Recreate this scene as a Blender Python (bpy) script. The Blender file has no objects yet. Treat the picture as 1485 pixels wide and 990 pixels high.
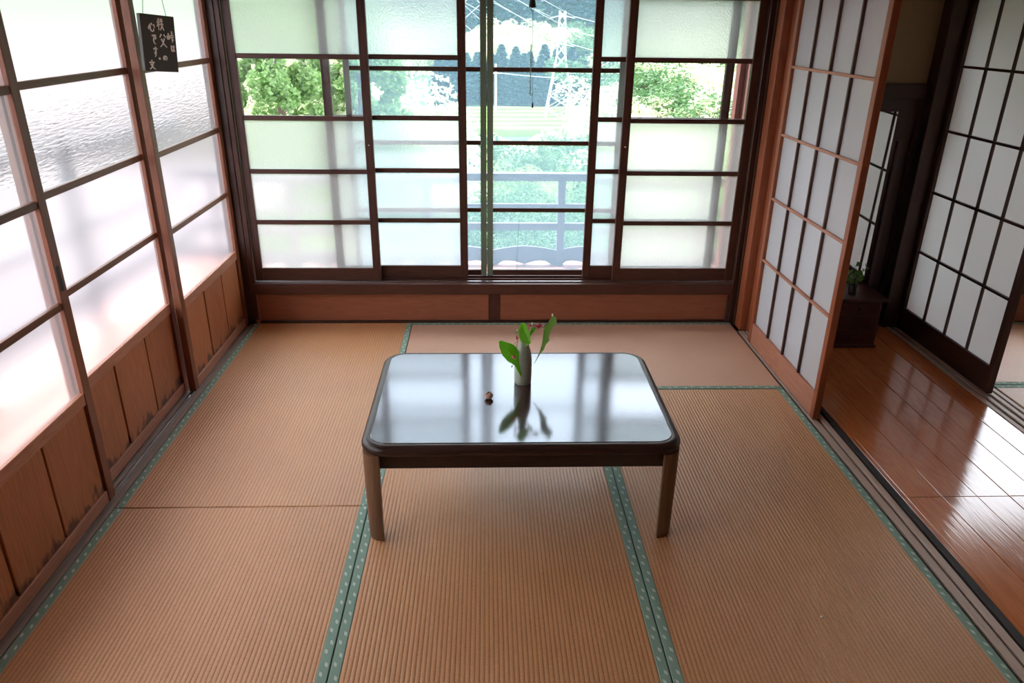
import bpy, bmesh, math, random
from mathutils import Vector, Matrix
random.seed(7)
SC = bpy.context.scene
COL = SC.collection

# ------------------------------------------------------------------ camera
cam_d = bpy.data.cameras.new('camera')
cam_d.sensor_fit = 'HORIZONTAL'; cam_d.sensor_width = 36.0
cam_d.lens = 1080.154 / 1485 * 36.0
cam_d.clip_end = 2000
cam = bpy.data.objects.new('camera', cam_d); COL.objects.link(cam)
_R = Vector((0.9993765975932533, -0.03328262525718895, 0.011776376306920387))
_U = Vector((0.002377970600391407, 0.3962657713310964, 0.9181327702065726))
_F = Vector((0.03522444376787718, 0.9175324001512757, -0.39609788339990276))
cam.matrix_world = Matrix(((_R.x, _U.x, -_F.x, 1.31276), (_R.y, _U.y, -_F.y, -3.96984), (_R.z, _U.z, -_F.z, 1.59873), (0, 0, 0, 1)))
SC.camera = cam

# ------------------------------------------------------------------ sky, sun, exposure
wd = bpy.data.worlds.new('sky'); SC.world = wd; wd.use_nodes = True
bg = wd.node_tree.nodes['Background']
bg.inputs['Color'].default_value = (0.86, 0.93, 1.0, 1)
bg.inputs['Strength'].default_value = 4.6
sun_d = bpy.data.lights.new('sun', 'SUN'); sun_d.energy = 5.0; sun_d.angle = math.radians(1.0); sun_d.color = (1, .95, .86)
sun = bpy.data.objects.new('sun', sun_d); COL.objects.link(sun)
sun.rotation_euler = Vector((0.42, -0.50, -1.0)).to_track_quat('-Z', 'Y').to_euler()
sun.location = (-4, 6, 12)
SC.view_settings.view_transform = 'Standard'; SC.view_settings.look = 'None'
SC.view_settings.gamma = 1.0; SC.view_settings.use_curve_mapping = False
SC.view_settings.exposure = 0.5
try:
    SC.cycles.max_bounces = 12; SC.cycles.diffuse_bounces = 6; SC.cycles.transmission_bounces = 8
    SC.cycles.transparent_max_bounces = 24; SC.cycles.sample_clamp_indirect = 6.0
    SC.cycles.blur_glossy = 0.6
except Exception:
    pass

# ------------------------------------------------------------------ materials
def srgb(r, g, b):
    f = lambda c: (c / 255 / 12.92) if c <= 10 else (((c / 255) + .055) / 1.055) ** 2.4
    return (f(r), f(g), f(b), 1)

def new_mat(name):
    m = bpy.data.materials.new(name); m.use_nodes = True
    nt = m.node_tree
    for n in list(nt.nodes): nt.nodes.remove(n)
    out = nt.nodes.new('ShaderNodeOutputMaterial')
    return m, nt, out

def N(nt, typ, **kw):
    n = nt.nodes.new(typ)
    for k, v in kw.items():
        if k in n.inputs.keys() if isinstance(k, str) else False: n.inputs[k].default_value = v
        else: setattr(n, k, v)
    return n

def math_node(nt, op, a, b=None, c=None):
    n = nt.nodes.new('ShaderNodeMath'); n.operation = op
    for i, v in enumerate((a, b, c)):
        if v is None: continue
        if isinstance(v, (int, float)): n.inputs[i].default_value = v
        else: nt.links.new(v, n.inputs[i])
    return n.outputs[0]

def mixcol(nt, fac, a, b):
    n = nt.nodes.new('ShaderNodeMix'); n.data_type = 'RGBA'
    for sock, v in ((n.inputs['Factor'], fac), (n.inputs['A'], a), (n.inputs['B'], b)):
        if isinstance(v, (int, float, tuple)): sock.default_value = v
        else: nt.links.new(v, sock)
    return n.outputs['Result']

def plain(name, col, rough=.6, spec=.5, metallic=0, noise=0.0, nscale=20):
    m, nt, out = new_mat(name)
    p = N(nt, 'ShaderNodeBsdfPrincipled', Roughness=rough, Metallic=metallic)
    p.inputs['Specular IOR Level'].default_value = spec
    if noise:
        tc = N(nt, 'ShaderNodeTexCoord'); nz = N(nt, 'ShaderNodeTexNoise'); nz.inputs['Scale'].default_value = nscale
        nz.inputs['Detail'].default_value = 4
        nt.links.new(tc.outputs['Object'], nz.inputs['Vector'])
        c2 = tuple(max(0, c * (1 - noise)) for c in col[:3]) + (1,)
        nt.links.new(mixcol(nt, nz.outputs['Fac'], c2, tuple(min(1, c * (1 + noise * .6)) for c in col[:3]) + (1,)), p.inputs['Base Color'])
    else:
        p.inputs['Base Color'].default_value = col
    nt.links.new(p.outputs[0], out.inputs[0])
    return m

def wood(name, c1, c2, axis='Z', rough=.5, spec=.4, grain=1.0, stain=None, coat=0.0, ior=1.5):
    """long stretched grain along one axis; every piece gets its own offset"""
    m, nt, out = new_mat(name)
    tc = N(nt, 'ShaderNodeTexCoord'); oi = N(nt, 'ShaderNodeObjectInfo')
    add = N(nt, 'ShaderNodeVectorMath', operation='ADD')
    cmb = N(nt, 'ShaderNodeCombineXYZ')
    r10 = math_node(nt, 'MULTIPLY', oi.outputs['Random'], 37.0)
    for i in range(3): nt.links.new(r10, cmb.inputs[i])
    nt.links.new(tc.outputs['Object'], add.inputs[0]); nt.links.new(cmb.outputs[0], add.inputs[1])
    mp = N(nt, 'ShaderNodeMapping')
    s = [14 * grain] * 3; s['XYZ'.index(axis)] = 1.1 * grain
    mp.inputs['Scale'].default_value = s
    nt.links.new(add.outputs[0], mp.inputs['Vector'])
    nz = N(nt, 'ShaderNodeTexNoise'); nz.inputs['Scale'].default_value = 1.6; nz.inputs['Detail'].default_value = 2; nz.inputs['Distortion'].default_value = .4
    nt.links.new(mp.outputs[0], nz.inputs['Vector'])
    rings = math_node(nt, 'FRACT', math_node(nt, 'MULTIPLY', nz.outputs['Fac'], 9.0))
    rr = math_node(nt, 'SUBTRACT', 1.0, math_node(nt, 'ABSOLUTE', math_node(nt, 'SUBTRACT', math_node(nt, 'MULTIPLY', rings, 2.0), 1.0)))
    fz = N(nt, 'ShaderNodeTexNoise'); fz.inputs['Scale'].default_value = 9; fz.inputs['Detail'].default_value = 5
    nt.links.new(mp.outputs[0], fz.inputs['Vector'])
    fac = math_node(nt, 'ADD', math_node(nt, 'MULTIPLY', rr, .45), math_node(nt, 'MULTIPLY', fz.outputs['Fac'], .6))
    var = math_node(nt, 'ADD', fac, math_node(nt, 'MULTIPLY', math_node(nt, 'SUBTRACT', oi.outputs['Random'], .5), .35))
    ncl = N(nt, 'ShaderNodeClamp'); nt.links.new(var, ncl.inputs[0])
    col = mixcol(nt, ncl.outputs[0], c1, c2)
    if stain:
        # water stain with a ragged outline at the foot of the board
        sep = N(nt, 'ShaderNodeSeparateXYZ'); nt.links.new(tc.outputs['Object'], sep.inputs[0])
        mp2 = N(nt, 'ShaderNodeMapping'); mp2.inputs['Scale'].default_value = (16, 16, 7)
        nt.links.new(add.outputs[0], mp2.inputs['Vector'])
        n2 = N(nt, 'ShaderNodeTexNoise'); n2.inputs['Scale'].default_value = 1.5; n2.inputs['Detail'].default_value = 5
        nt.links.new(mp2.outputs[0], n2.inputs['Vector'])
        lim = math_node(nt, 'ADD', sep.outputs[2], stain[1])
        h = math_node(nt, 'MULTIPLY', math_node(nt, 'SUBTRACT', n2.outputs['Fac'], .42), .26)
        msk = math_node(nt, 'MULTIPLY', math_node(nt, 'SUBTRACT', h, lim), 28.0)
        mc = N(nt, 'ShaderNodeClamp'); nt.links.new(msk, mc.inputs[0])
        col = mixcol(nt, math_node(nt, 'MULTIPLY', mc.outputs[0], .8), col, stain[0])
    p = N(nt, 'ShaderNodeBsdfPrincipled', Roughness=rough)
    p.inputs['Specular IOR Level'].default_value = spec
    p.inputs['IOR'].default_value = ior
    p.inputs['Coat Weight'].default_value = coat; p.inputs['Coat Roughness'].default_value = .12
    nt.links.new(col, p.inputs['Base Color'])
    bp = N(nt, 'ShaderNodeBump'); bp.inputs['Strength'].default_value = .12; bp.inputs['Distance'].default_value = .002
    nt.links.new(fac, bp.inputs['Height']); nt.links.new(bp.outputs[0], p.inputs['Normal'])
    nt.links.new(p.outputs[0], out.inputs[0])
    return m

def tatami(name, c1, c2, axis):
    """rush weave: ridges every 13 mm running along the mat, fine cross threads"""
    m, nt, out = new_mat(name)
    tc = N(nt, 'ShaderNodeTexCoord'); sep = N(nt, 'ShaderNodeSeparateXYZ'); nt.links.new(tc.outputs['Object'], sep.inputs[0])
    across, along = (sep.outputs[0], sep.outputs[1]) if axis == 'Y' else (sep.outputs[1], sep.outputs[0])
    rib = math_node(nt, 'ABSOLUTE', math_node(nt, 'SINE', math_node(nt, 'MULTIPLY', across, math.pi / .0132)))
    rib = math_node(nt, 'POWER', rib, .6)
    mp = N(nt, 'ShaderNodeMapping'); mp.inputs['Scale'].default_value = (60, 300, 1) if axis == 'Y' else (300, 60, 1)
    nt.links.new(tc.outputs['Object'], mp.inputs['Vector'])
    nz = N(nt, 'ShaderNodeTexNoise'); nz.inputs['Scale'].default_value = 1; nz.inputs['Detail'].default_value = 3
    nt.links.new(mp.outputs[0], nz.inputs['Vector'])
    n2 = N(nt, 'ShaderNodeTexNoise'); n2.inputs['Scale'].default_value = 2.2; n2.inputs['Detail'].default_value = 3
    nt.links.new(tc.outputs['Object'], n2.inputs['Vector'])
    fac = math_node(nt, 'ADD', math_node(nt, 'MULTIPLY', rib, .46), math_node(nt, 'MULTIPLY', nz.outputs['Fac'], .68))
    fac = math_node(nt, 'ADD', fac, math_node(nt, 'MULTIPLY', math_node(nt, 'SUBTRACT', n2.outputs['Fac'], .5), .5))
    cl = N(nt, 'ShaderNodeClamp'); nt.links.new(fac, cl.inputs[0])
    p = N(nt, 'ShaderNodeBsdfPrincipled', Roughness=.42)
    p.inputs['Specular IOR Level'].default_value = .6
    nt.links.new(mixcol(nt, cl.outputs[0], c1, c2), p.inputs['Base Color'])
    bp = N(nt, 'ShaderNodeBump'); bp.inputs['Strength'].default_value = .55; bp.inputs['Distance'].default_value = .0025
    hh = math_node(nt, 'ADD', rib, math_node(nt, 'MULTIPLY', nz.outputs['Fac'], .35))
    nt.links.new(hh, bp.inputs['Height']); nt.links.new(bp.outputs[0], p.inputs['Normal'])
    nt.links.new(p.outputs[0], out.inputs[0])
    return m

def border_cloth(name, base, dash, axis):
    m, nt, out = new_mat(name)
    tc = N(nt, 'ShaderNodeTexCoord'); sep = N(nt, 'ShaderNodeSeparateXYZ'); nt.links.new(tc.outputs['Object'], sep.inputs[0])
    u, v = (sep.outputs[1], sep.outputs[0]) if axis == 'Y' else (sep.outputs[0], sep.outputs[1])
    us = math_node(nt, 'ADD', u, math_node(nt, 'MULTIPLY', v, .8))
    t = math_node(nt, 'FRACT', math_node(nt, 'ADD', math_node(nt, 'MULTIPLY', us, 1 / .078), 100.0))
    def dot(c, off):
        a = math_node(nt, 'LESS_THAN', math_node(nt, 'ABSOLUTE', math_node(nt, 'SUBTRACT', t, c)), .085)
        b = math_node(nt, 'LESS_THAN', math_node(nt, 'ABSOLUTE', math_node(nt, 'SUBTRACT', v, off)), .0042)
        return math_node(nt, 'MULTIPLY', a, b)
    k = math_node(nt, 'ADD', dot(.25, .0045), dot(.75, -.0045))
    p = N(nt, 'ShaderNodeBsdfPrincipled', Roughness=.75)
    nt.links.new(mixcol(nt, math_node(nt, 'MULTIPLY', k, .75), base, dash), p.inputs['Base Color'])
    wv = N(nt, 'ShaderNodeTexNoise'); wv.inputs['Scale'].default_value = 500; nt.links.new(tc.outputs['Object'], wv.inputs['Vector'])
    bp = N(nt, 'ShaderNodeBump'); bp.inputs['Strength'].default_value = .15; bp.inputs['Distance'].default_value = .001
    nt.links.new(wv.outputs['Fac'], bp.inputs['Height']); nt.links.new(bp.outputs[0], p.inputs['Normal'])
    nt.links.new(p.outputs[0], out.inputs[0])
    return m

def frosted(name, tint, rough, through, bump=0, bscale=(200, 200, 200), gloss=.04):
    """obscure glass: part of the light is scattered, part passes blurred"""
    m, nt, out = new_mat(name)
    tr = N(nt, 'ShaderNodeBsdfTranslucent'); tr.inputs['Color'].default_value = tint
    rf = N(nt, 'ShaderNodeBsdfRefraction'); rf.inputs['Color'].default_value = tint
    rf.inputs['Roughness'].default_value = rough; rf.inputs['IOR'].default_value = 1.12
    mx = N(nt, 'ShaderNodeMixShader'); mx.inputs[0].default_value = through
    gl = N(nt, 'ShaderNodeBsdfGlossy'); gl.inputs['Roughness'].default_value = .15
    mg = N(nt, 'ShaderNodeMixShader'); mg.inputs[0].default_value = gloss
    nt.links.new(tr.outputs[0], mx.inputs[1]); nt.links.new(rf.outputs[0], mx.inputs[2])
    nt.links.new(mx.outputs[0], mg.inputs[1]); nt.links.new(gl.outputs[0], mg.inputs[2])
    if bump:
        tc = N(nt, 'ShaderNodeTexCoord'); mp = N(nt, 'ShaderNodeMapping'); mp.inputs['Scale'].default_value = bscale
        nt.links.new(tc.outputs['Object'], mp.inputs['Vector'])
        nz = N(nt, 'ShaderNodeTexNoise'); nz.inputs['Scale'].default_value = 1; nz.inputs['Detail'].default_value = 2
        nt.links.new(mp.outputs[0], nz.inputs['Vector'])
        bp = N(nt, 'ShaderNodeBump'); bp.inputs['Strength'].default_value = bump; bp.inputs['Distance'].default_value = .004
        nt.links.new(nz.outputs['Fac'], bp.inputs['Height'])
        for s in (rf, gl): nt.links.new(bp.outputs[0], s.inputs['Normal'])
    nt.links.new(mg.outputs[0], out.inputs[0])
    return m

def clear_glass(name, tint=(1, 1, 1, 1), refl=1.0):
    m, nt, out = new_mat(name)
    t = N(nt, 'ShaderNodeBsdfTransparent'); t.inputs['Color'].default_value = tint
    g = N(nt, 'ShaderNodeBsdfGlossy'); g.inputs['Roughness'].default_value = .02
    fr = N(nt, 'ShaderNodeFresnel'); fr.inputs['IOR'].default_value = 1.3
    mx = N(nt, 'ShaderNodeMixShader')
    nt.links.new(math_node(nt, 'MULTIPLY', fr.outputs[0], refl), mx.inputs[0])
    nt.links.new(t.outputs[0], mx.inputs[1]); nt.links.new(g.outputs[0], mx.inputs[2])
    nt.links.new(mx.outputs[0], out.inputs[0])
    return m

def veil(name, col, cover):
    """fine insect mesh, far below one pixel per thread"""
    m, nt, out = new_mat(name)
    t = N(nt, 'ShaderNodeBsdfTransparent'); d = N(nt, 'ShaderNodeBsdfTranslucent'); d.inputs['Color'].default_value = col
    mx = N(nt, 'ShaderNodeMixShader'); mx.inputs[0].default_value = cover
    nt.links.new(t.outputs[0], mx.inputs[1]); nt.links.new(d.outputs[0], mx.inputs[2])
    nt.links.new(mx.outputs[0], out.inputs[0])
    return m

def leafy(name, c1, c2, trans=.45, rough=.5):
    m, nt, out = new_mat(name)
    tc = N(nt, 'ShaderNodeTexCoord'); nz = N(nt, 'ShaderNodeTexNoise'); nz.inputs['Scale'].default_value = 1.4; nz.inputs['Detail'].default_value = 5
    nt.links.new(tc.outputs['Object'], nz.inputs['Vector'])
    col = mixcol(nt, nz.outputs['Fac'], c1, c2)
    p = N(nt, 'ShaderNodeBsdfPrincipled', Roughness=rough); t = N(nt, 'ShaderNodeBsdfTranslucent')
    nt.links.new(col, p.inputs['Base Color']); nt.links.new(col, t.inputs['Color'])
    mx = N(nt, 'ShaderNodeMixShader'); mx.inputs[0].default_value = trans
    nt.links.new(p.outputs[0], mx.inputs[1]); nt.links.new(t.outputs[0], mx.inputs[2])
    nt.links.new(mx.outputs[0], out.inputs[0])
    return m

M = {}
for ax in 'XYZ':
    M['frame' + ax] = wood('window frame wood ' + ax, srgb(62, 33, 24), srgb(86, 49, 36), ax, .45)
    M['post' + ax] = wood('dark post wood ' + ax, srgb(52, 30, 22), srgb(76, 46, 34), ax, .4)
    M['door' + ax] = wood('door wood ' + ax, srgb(106, 60, 39), srgb(138, 83, 58), ax, .45)
    M['rail' + ax] = wood('pink lit rail wood ' + ax, srgb(160, 102, 78), srgb(190, 132, 106), ax, .5)  # pink light falling on the rails is put into the wood colour
    M['jamb' + ax] = wood('reddish jamb wood ' + ax, srgb(130, 66, 38), srgb(162, 90, 58), ax, .4)
    M['dark' + ax] = wood('almost black wood ' + ax, srgb(58, 34, 28), srgb(78, 47, 38), ax, .4)
    M['sill' + ax] = wood('greyed sill wood ' + ax, srgb(132, 114, 104), srgb(164, 144, 132), ax, .55)
    M['ridge' + ax] = wood('pale ridge wood ' + ax, srgb(178, 152, 134), srgb(202, 178, 160), ax, .5)
    M['weather' + ax] = wood('blue shade tinted wood ' + ax, srgb(96, 100, 112), srgb(128, 130, 140), ax, .7)  # brown railing wood with its blue shade put into the colour
    M['ext' + ax] = wood('outside reddish wood ' + ax, srgb(150, 96, 88), srgb(184, 128, 118), ax, .6)
M['groove'] = plain('dark groove', srgb(52, 44, 40), .7)
M['board'] = wood('skirting board wood', srgb(150, 88, 54), srgb(186, 118, 78), 'Z', .5, stain=(srgb(70, 46, 38), .165))
M['kick'] = wood('kick board wood', srgb(134, 76, 52), srgb(160, 96, 68), 'X', .5)
M['floorboard'] = wood('varnished corridor board', srgb(192, 102, 56), srgb(222, 136, 82), 'Y', .13, .5, grain=.8, ior=2.0)
M['deck'] = wood('balcony deck', srgb(182, 124, 110), srgb(206, 150, 136), 'X', .6)
M['tatamiY'] = tatami('tatami rush lengthwise', srgb(152, 100, 61), srgb(218, 160, 109), 'Y')
M['tatamiX'] = tatami('tatami rush crosswise with sheen', srgb(172, 124, 97), srgb(224, 178, 149), 'X')  # pinker and lighter: grazing window sheen put into the rush colour
M['hemY'] = border_cloth('green border cloth Y', srgb(132, 160, 142), srgb(214, 224, 210), 'Y')
M['hemX'] = border_cloth('green border cloth X', srgb(120, 150, 132), srgb(204, 216, 202), 'X')
M['matcore'] = plain('straw mat core', srgb(170, 140, 100), .9)
M['plaster'] = plain('plaster', srgb(214, 204, 186), .9, .2, noise=.06, nscale=30)
M['beige'] = plain('beige plaster', srgb(168, 146, 112), .9, .2, noise=.08, nscale=60)
M['ceil'] = wood('ceiling boards', srgb(170, 128, 92), srgb(196, 154, 116), 'Y', .6)
M['clear'] = clear_glass('clear glass')
M['back'] = clear_glass('glass edge', refl=0)
M['frost'] = frosted('obscure glass', (.88, .895, .885, 1), .24, .62, bump=1.0, bscale=(110, 110, 110))
M['frostL'] = frosted('milky glass', (.89, .865, .88, 1), .36, .86)
M['reed'] = frosted('wavy patterned glass', (.80, .80, .79, 1), .20, .86, bump=.5, bscale=(40, 16, 130))
def paper_mat():
    m, nt, out = new_mat('shoji paper')
    tr = N(nt, 'ShaderNodeBsdfTranslucent'); tr.inputs['Color'].default_value = (.90, .91, .93, 1)
    df = N(nt, 'ShaderNodeBsdfDiffuse'); df.inputs['Color'].default_value = (.90, .91, .93, 1)
    gl = N(nt, 'ShaderNodeBsdfGlossy'); gl.inputs['Roughness'].default_value = .22
    a = N(nt, 'ShaderNodeMixShader'); a.inputs[0].default_value = .48
    b = N(nt, 'ShaderNodeMixShader'); b.inputs[0].default_value = .05
    nt.links.new(tr.outputs[0], a.inputs[1]); nt.links.new(df.outputs[0], a.inputs[2])
    nt.links.new(a.outputs[0], b.inputs[1]); nt.links.new(gl.outputs[0], b.inputs[2]); nt.links.new(b.outputs[0], out.inputs[0])
    return m
M['paper'] = paper_mat()
M['mesh'] = veil('insect mesh', (.50, .78, 1.0, 1), .27)  # blue haze over the valley view put into the mesh colour
M['screenframe'] = plain('green grey screen frame', srgb(112, 128, 108), .5)
M['greyframe'] = plain('grey screen frame', srgb(150, 152, 148), .5)
M['metal'] = plain('steel rail', (.62, .64, .68, 1), .25, metallic=1)
M['iron'] = plain('dark iron', srgb(44, 36, 34), .45, metallic=.4)

# ------------------------------------------------------------------ helpers
def link(o, parent=None):
    COL.objects.link(o)
    if parent: o.parent = parent
    return o

def root(name, loc, label=None, cat=None, group=None, kind=None):
    o = bpy.data.objects.new(name, None); o.location = loc; o.empty_display_size = .05
    COL.objects.link(o); tag(o, label, cat, group, kind); return o

def tag(o, label=None, cat=None, group=None, kind=None):
    for k, v in (('label', label), ('category', cat), ('group', group), ('kind', kind)):
        if v: o[k] = v
    return o

def obj(name, bm, mats, parent=None, loc=(0, 0, 0), smooth=False):
    me = bpy.data.meshes.new(name)
    bmesh.ops.recalc_face_normals(bm, faces=bm.faces[:])
    bm.to_mesh(me); bm.free()
    for m in (mats if isinstance(mats, (list, tuple)) else [mats]): me.materials.append(m)
    if smooth:
        for p in me.polygons: p.use_smooth = True
    o = bpy.data.objects.new(name, me); o.location = loc
    return link(o, parent)

def bx(bm, lo, hi, bev=0, mi=0):
    r = bmesh.ops.create_cube(bm, size=1.0)
    vs = r['verts']
    for v in vs:
        v.co = Vector([lo[i] if v.co[i] < 0 else hi[i] for i in range(3)])
    fs = set(f for v in vs for f in v.link_faces)
    for f in fs: f.material_index = mi
    if bev:
        es = list(set(e for v in vs for e in v.link_edges))
        bmesh.ops.bevel(bm, geom=es, offset=bev, segments=1, affect='EDGES', clamp_overlap=True)

def box(name, lo, hi, mat, parent=None, bev=.0015):
    lo, hi = Vector(lo), Vector(hi); c = (lo + hi) / 2
    bm = bmesh.new(); bx(bm, lo - c, hi - c, bev)
    p = Vector(parent.location) if parent else Vector()
    if parent and parent.parent: p = p + Vector(parent.parent.location)
    return obj(name, bm, mat, parent, c - p)

def pane(name, lo, hi, mat, parent, normal):
    """sheet of glass: obscure face towards the room, clear elsewhere"""
    lo, hi = Vector(lo), Vector(hi); c = (lo + hi) / 2; n = Vector(normal)
    bm = bmesh.new(); bx(bm, lo - c, hi - c)
    bm.normal_update()
    for f in bm.faces: f.material_index = 0 if f.normal.dot(n) > .9 else 1
    return obj(name, bm, [mat, M['back']], parent, c - Vector(parent.location))

def tube(bm, pts, r, seg=8, cap=True):
    pts = [Vector(p) for p in pts]; rings = []
    rad = r if isinstance(r, (list, tuple)) else [r] * len(pts)
    for i, p in enumerate(pts):
        d = (pts[min(i + 1, len(pts) - 1)] - pts[max(i - 1, 0)]).normalized()
        a = d.cross(Vector((0, 0, 1)) if abs(d.z) < .9 else Vector((1, 0, 0))).normalized(); b = d.cross(a)
        rings.append([bm.verts.new(p + rad[i] * (math.cos(t) * a + math.sin(t) * b)) for t in [2 * math.pi * k / seg for k in range(seg)]])
    for i in range(len(rings) - 1):
        for k in range(seg):
            bm.faces.new((rings[i][k], rings[i][(k + 1) % seg], rings[i + 1][(k + 1) % seg], rings[i + 1][k]))
    if cap:
        bm.faces.new(rings[0][::-1]); bm.faces.new(rings[-1])

def lathe(bm, prof, seg=24, c=(0, 0, 0)):
    rings = []
    for r, z in prof:
        rings.append([bm.verts.new((c[0] + r * math.cos(2 * math.pi * k / seg), c[1] + r * math.sin(2 * math.pi * k / seg), c[2] + z)) for k in range(seg)])
    for i in range(len(rings) - 1):
        for k in range(seg):
            bm.faces.new((rings[i][k], rings[i][(k + 1) % seg], rings[i + 1][(k + 1) % seg], rings[i + 1][k]))
    bm.faces.new(rings[0][::-1]); bm.faces.new(rings[-1])

def ball(bm, c, r, sc=(1, 1, 1), u=10, v=7):
    res = bmesh.ops.create_uvsphere(bm, u_segments=u, v_segments=v, radius=r)
    for vv in res['verts']: vv.co = Vector((vv.co.x * sc[0], vv.co.y * sc[1], vv.co.z * sc[2])) + Vector(c)

def extrude_poly(bm, pts2, place, t0, t1):
    """closed outline -> prism; place(u, v, t) -> 3D"""
    a = [bm.verts.new(place(u, v, t0)) for u, v in pts2]; b = [bm.verts.new(place(u, v, t1)) for u, v in pts2]
    n = len(a)
    bm.faces.new(a); bm.faces.new(b[::-1])
    for i in range(n): bm.faces.new((a[i], b[i], b[(i + 1) % n], a[(i + 1) % n]))

# ------------------------------------------------------------------ floor, ceiling, walls
W = 2.731
fl = box('floor', (-.14, -5.3, -.12), (6.4, .18, -.056), M['sillY'], bev=0)
tag(fl, 'timber subfloor lying under the tatami mats and corridor boards', 'floor', kind='structure')
ce = box('ceiling', (-.25, -5.3, 2.42), (6.4, .18, 2.46), M['ceil'], bev=0)
tag(ce, 'brown board ceiling above the tatami room', 'ceiling', kind='structure')
wl = root('wall_left', (-.11, 0, 1.75), 'pale plaster wall above the glazed sliding doors', 'wall', kind='structure')
box('upper_wall', (-.12, -5.3, 1.86), (-.05, 0.1, 2.42), M['plaster'], wl, 0)
box('lintel', (-.13, -5.3, 1.745), (-.02, 0.0, 1.86), M['doorY'], wl)
wb = root('wall_back', (1.36, .06, 0), 'low brown board wall below the window sill', 'wall', kind='structure')
box('upper_wall', (-.12, .03, 1.86), (2.85, .10, 2.42), M['plaster'], wb, 0)
box('lintel', (.03, .0, 1.745), (2.71, .16, 1.86), M['frameX'], wb)
box('kick_board', (.035, .020, .012), (1.33, .05, .178), M['kick'], wb)
box('kick_board', (1.395, .020, .012), (2.70, .05, .178), M['kick'], wb)
box('stud', (1.33, .016, .012), (1.395, .06, .178), M['frameZ'], wb)
box('foot_rail', (.0, .008, -.05), (2.73, .06, .012), M['postX'], wb)
box('edge_strip', (.012, .006, .0), (.035, .05, .178), M['railZ'], wb)
box('edge_strip', (2.70, .006, .0), (2.715, .05, .178), M['frameZ'], wb)
box('outer_skin', (-.1, .06, -.3), (6.4, .16, .178), M['extX'], wb, 0)
wr = root('wall_right', (2.8, -2, 1.75), 'pale plaster wall above the paper lattice doors', 'wall', kind='structure')
box('upper_wall', (2.765, -5.3, 1.86), (2.825, .1, 2.42), M['plaster'], wr, 0)
box('lintel', (2.74, -5.3, 1.745), (2.845, -.11, 1.86), M['doorY'], wr)
box('near_wall', (2.765, -5.3, -.05), (2.825, -3.55, 1.745), M['plaster'], wr, 0)
wrear = box('wall_rear', (-.14, -5.32, -.05), (6.4, -5.26, 2.42), M['kick'], bev=0)
tag(wrear, 'brown board wall closing the room behind the viewer', 'wall', kind='structure')
# window sill with two grooves
sl = root('trim_1', (1.36, .08, .18), 'brown wooden window sill with sliding tracks', 'sill', kind='structure')
box('sill_board', (.012, -.012, .178), (2.715, .19, .238), M['frameX'], sl)
for y in (.028, .074, .12): box('track', (.03, y - .006, .238), (2.70, y + .006, .245), M['metal'] if y < .03 else M['frameX'], sl, .001)
# corner posts
p = root('trim_2', (-.04, .05, 0), 'dark wooden corner post between sliding doors and window', 'post', kind='structure')
box('post', (-.12, .0, -.05), (.006, .125, 2.42), M['postZ'], p, .003)
box('bead', (.006, .006, .02), (.030, .03, 1.745), M['frameZ'], p)
p = root('trim_3', (2.78, .05, 0), 'dark wooden corner post between window and lattice doors', 'post', kind='structure')
box('post', (2.718, .0, -.05), (2.85, .125, 2.42), M['postZ'], p, .003)
p = root('trim_4', (2.79, -.06, 0), 'reddish wooden jamb at the end of the lattice door tracks', 'jamb', kind='structure')
box('jamb', (2.748, -.112, .0), (2.845, -.002, 1.745), M['jambZ'], p, .002)
box('stop_strip', (2.742, -.035, .0), (2.748, -.010, 1.745), M['postZ'], p, 0)
# left sill
p = root('trim_5', (-.07, -2, 0), 'grey wooden door sill with a steel rail beside the mats', 'sill', kind='structure')
box('sill_board', (-.125, -5.2, -.05), (-.003, 0.0, -.012), M['sillY'], p)
for x in (-.012, -.066, -.118): box('ridge', (x - .008, -5.2, -.012), (x + .008, 0.0, -.002), M['sillY'], p, .001)
for x in (-.045, -.09): box('steel_rail', (x - .003, -5.2, -.012), (x + .003, 0.0, -.001), M['metal'], p, 0)
# right sill
p = root('trim_6', (2.79, -2, 0), 'wooden door sill with twin pale ridges beside the corridor', 'sill', kind='structure')
box('sill_board', (2.733, -5.2, -.05), (2.846, -.112, -.016), M['groove'], p)
box('ridge', (2.745, -5.2, -.016), (2.774, -.112, -.003), M['ridgeY'], p, .001)
box('ridge', (2.786, -5.2, -.016), (2.811, -.112, -.003), M['ridgeY'], p, .001)
box('edge_strip', (2.821, -5.2, -.016), (2.846, -.112, -.001), M['groove'], p, .001)

# ------------------------------------------------------------------ tatami
def mat(x0, x1, y0, y1, axis, label, group='tatami mats of the room'):
    g = .0015
    x0 += g; x1 -= g; y0 += g; y1 -= g
    t = root('tatami_mat', ((x0 + x1) / 2, (y0 + y1) / 2, -.055), label, 'tatami mat', group)
    hw = .030
    if axis == 'Y':
        box('woven_top', (x0 + hw - .002, y0, -.012), (x1 - hw + .002, y1, 0), M['tatamiY'], t, .003)
        for a, b in ((x0, x0 + hw), (x1 - hw, x1)): box('cloth_border', (a, y0, -.05), (b, y1, .0012), M['hemY'], t, .002)
    else:
        box('woven_top', (x0, y0 + hw - .002, -.012), (x1, y1 - hw + .002, 0), M['tatamiX'], t, .003)
        for a, b in ((y0, y0 + hw), (y1 - hw, y1)): box('cloth_border', (x0, a, -.05), (x1, b, .0012), M['hemX'], t, .002)
    box('straw_core', (x0 + .002, y0 + .002, -.055), (x1 - .002, y1 - .002, -.012), M['matcore'], t, 0)
    return t
mat(0, .894, -1.742, .006, 'Y', 'tan tatami mat in the far corner under the calligraphy sign')
mat(.894, W, -.842, .006, 'X', 'tatami mat with painted pink sheen lying crosswise along the low window wall')
mat(0, .894, -3.52, -1.742, 'Y', 'tan tatami mat beside the sliding doors, nearer the viewer')
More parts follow.
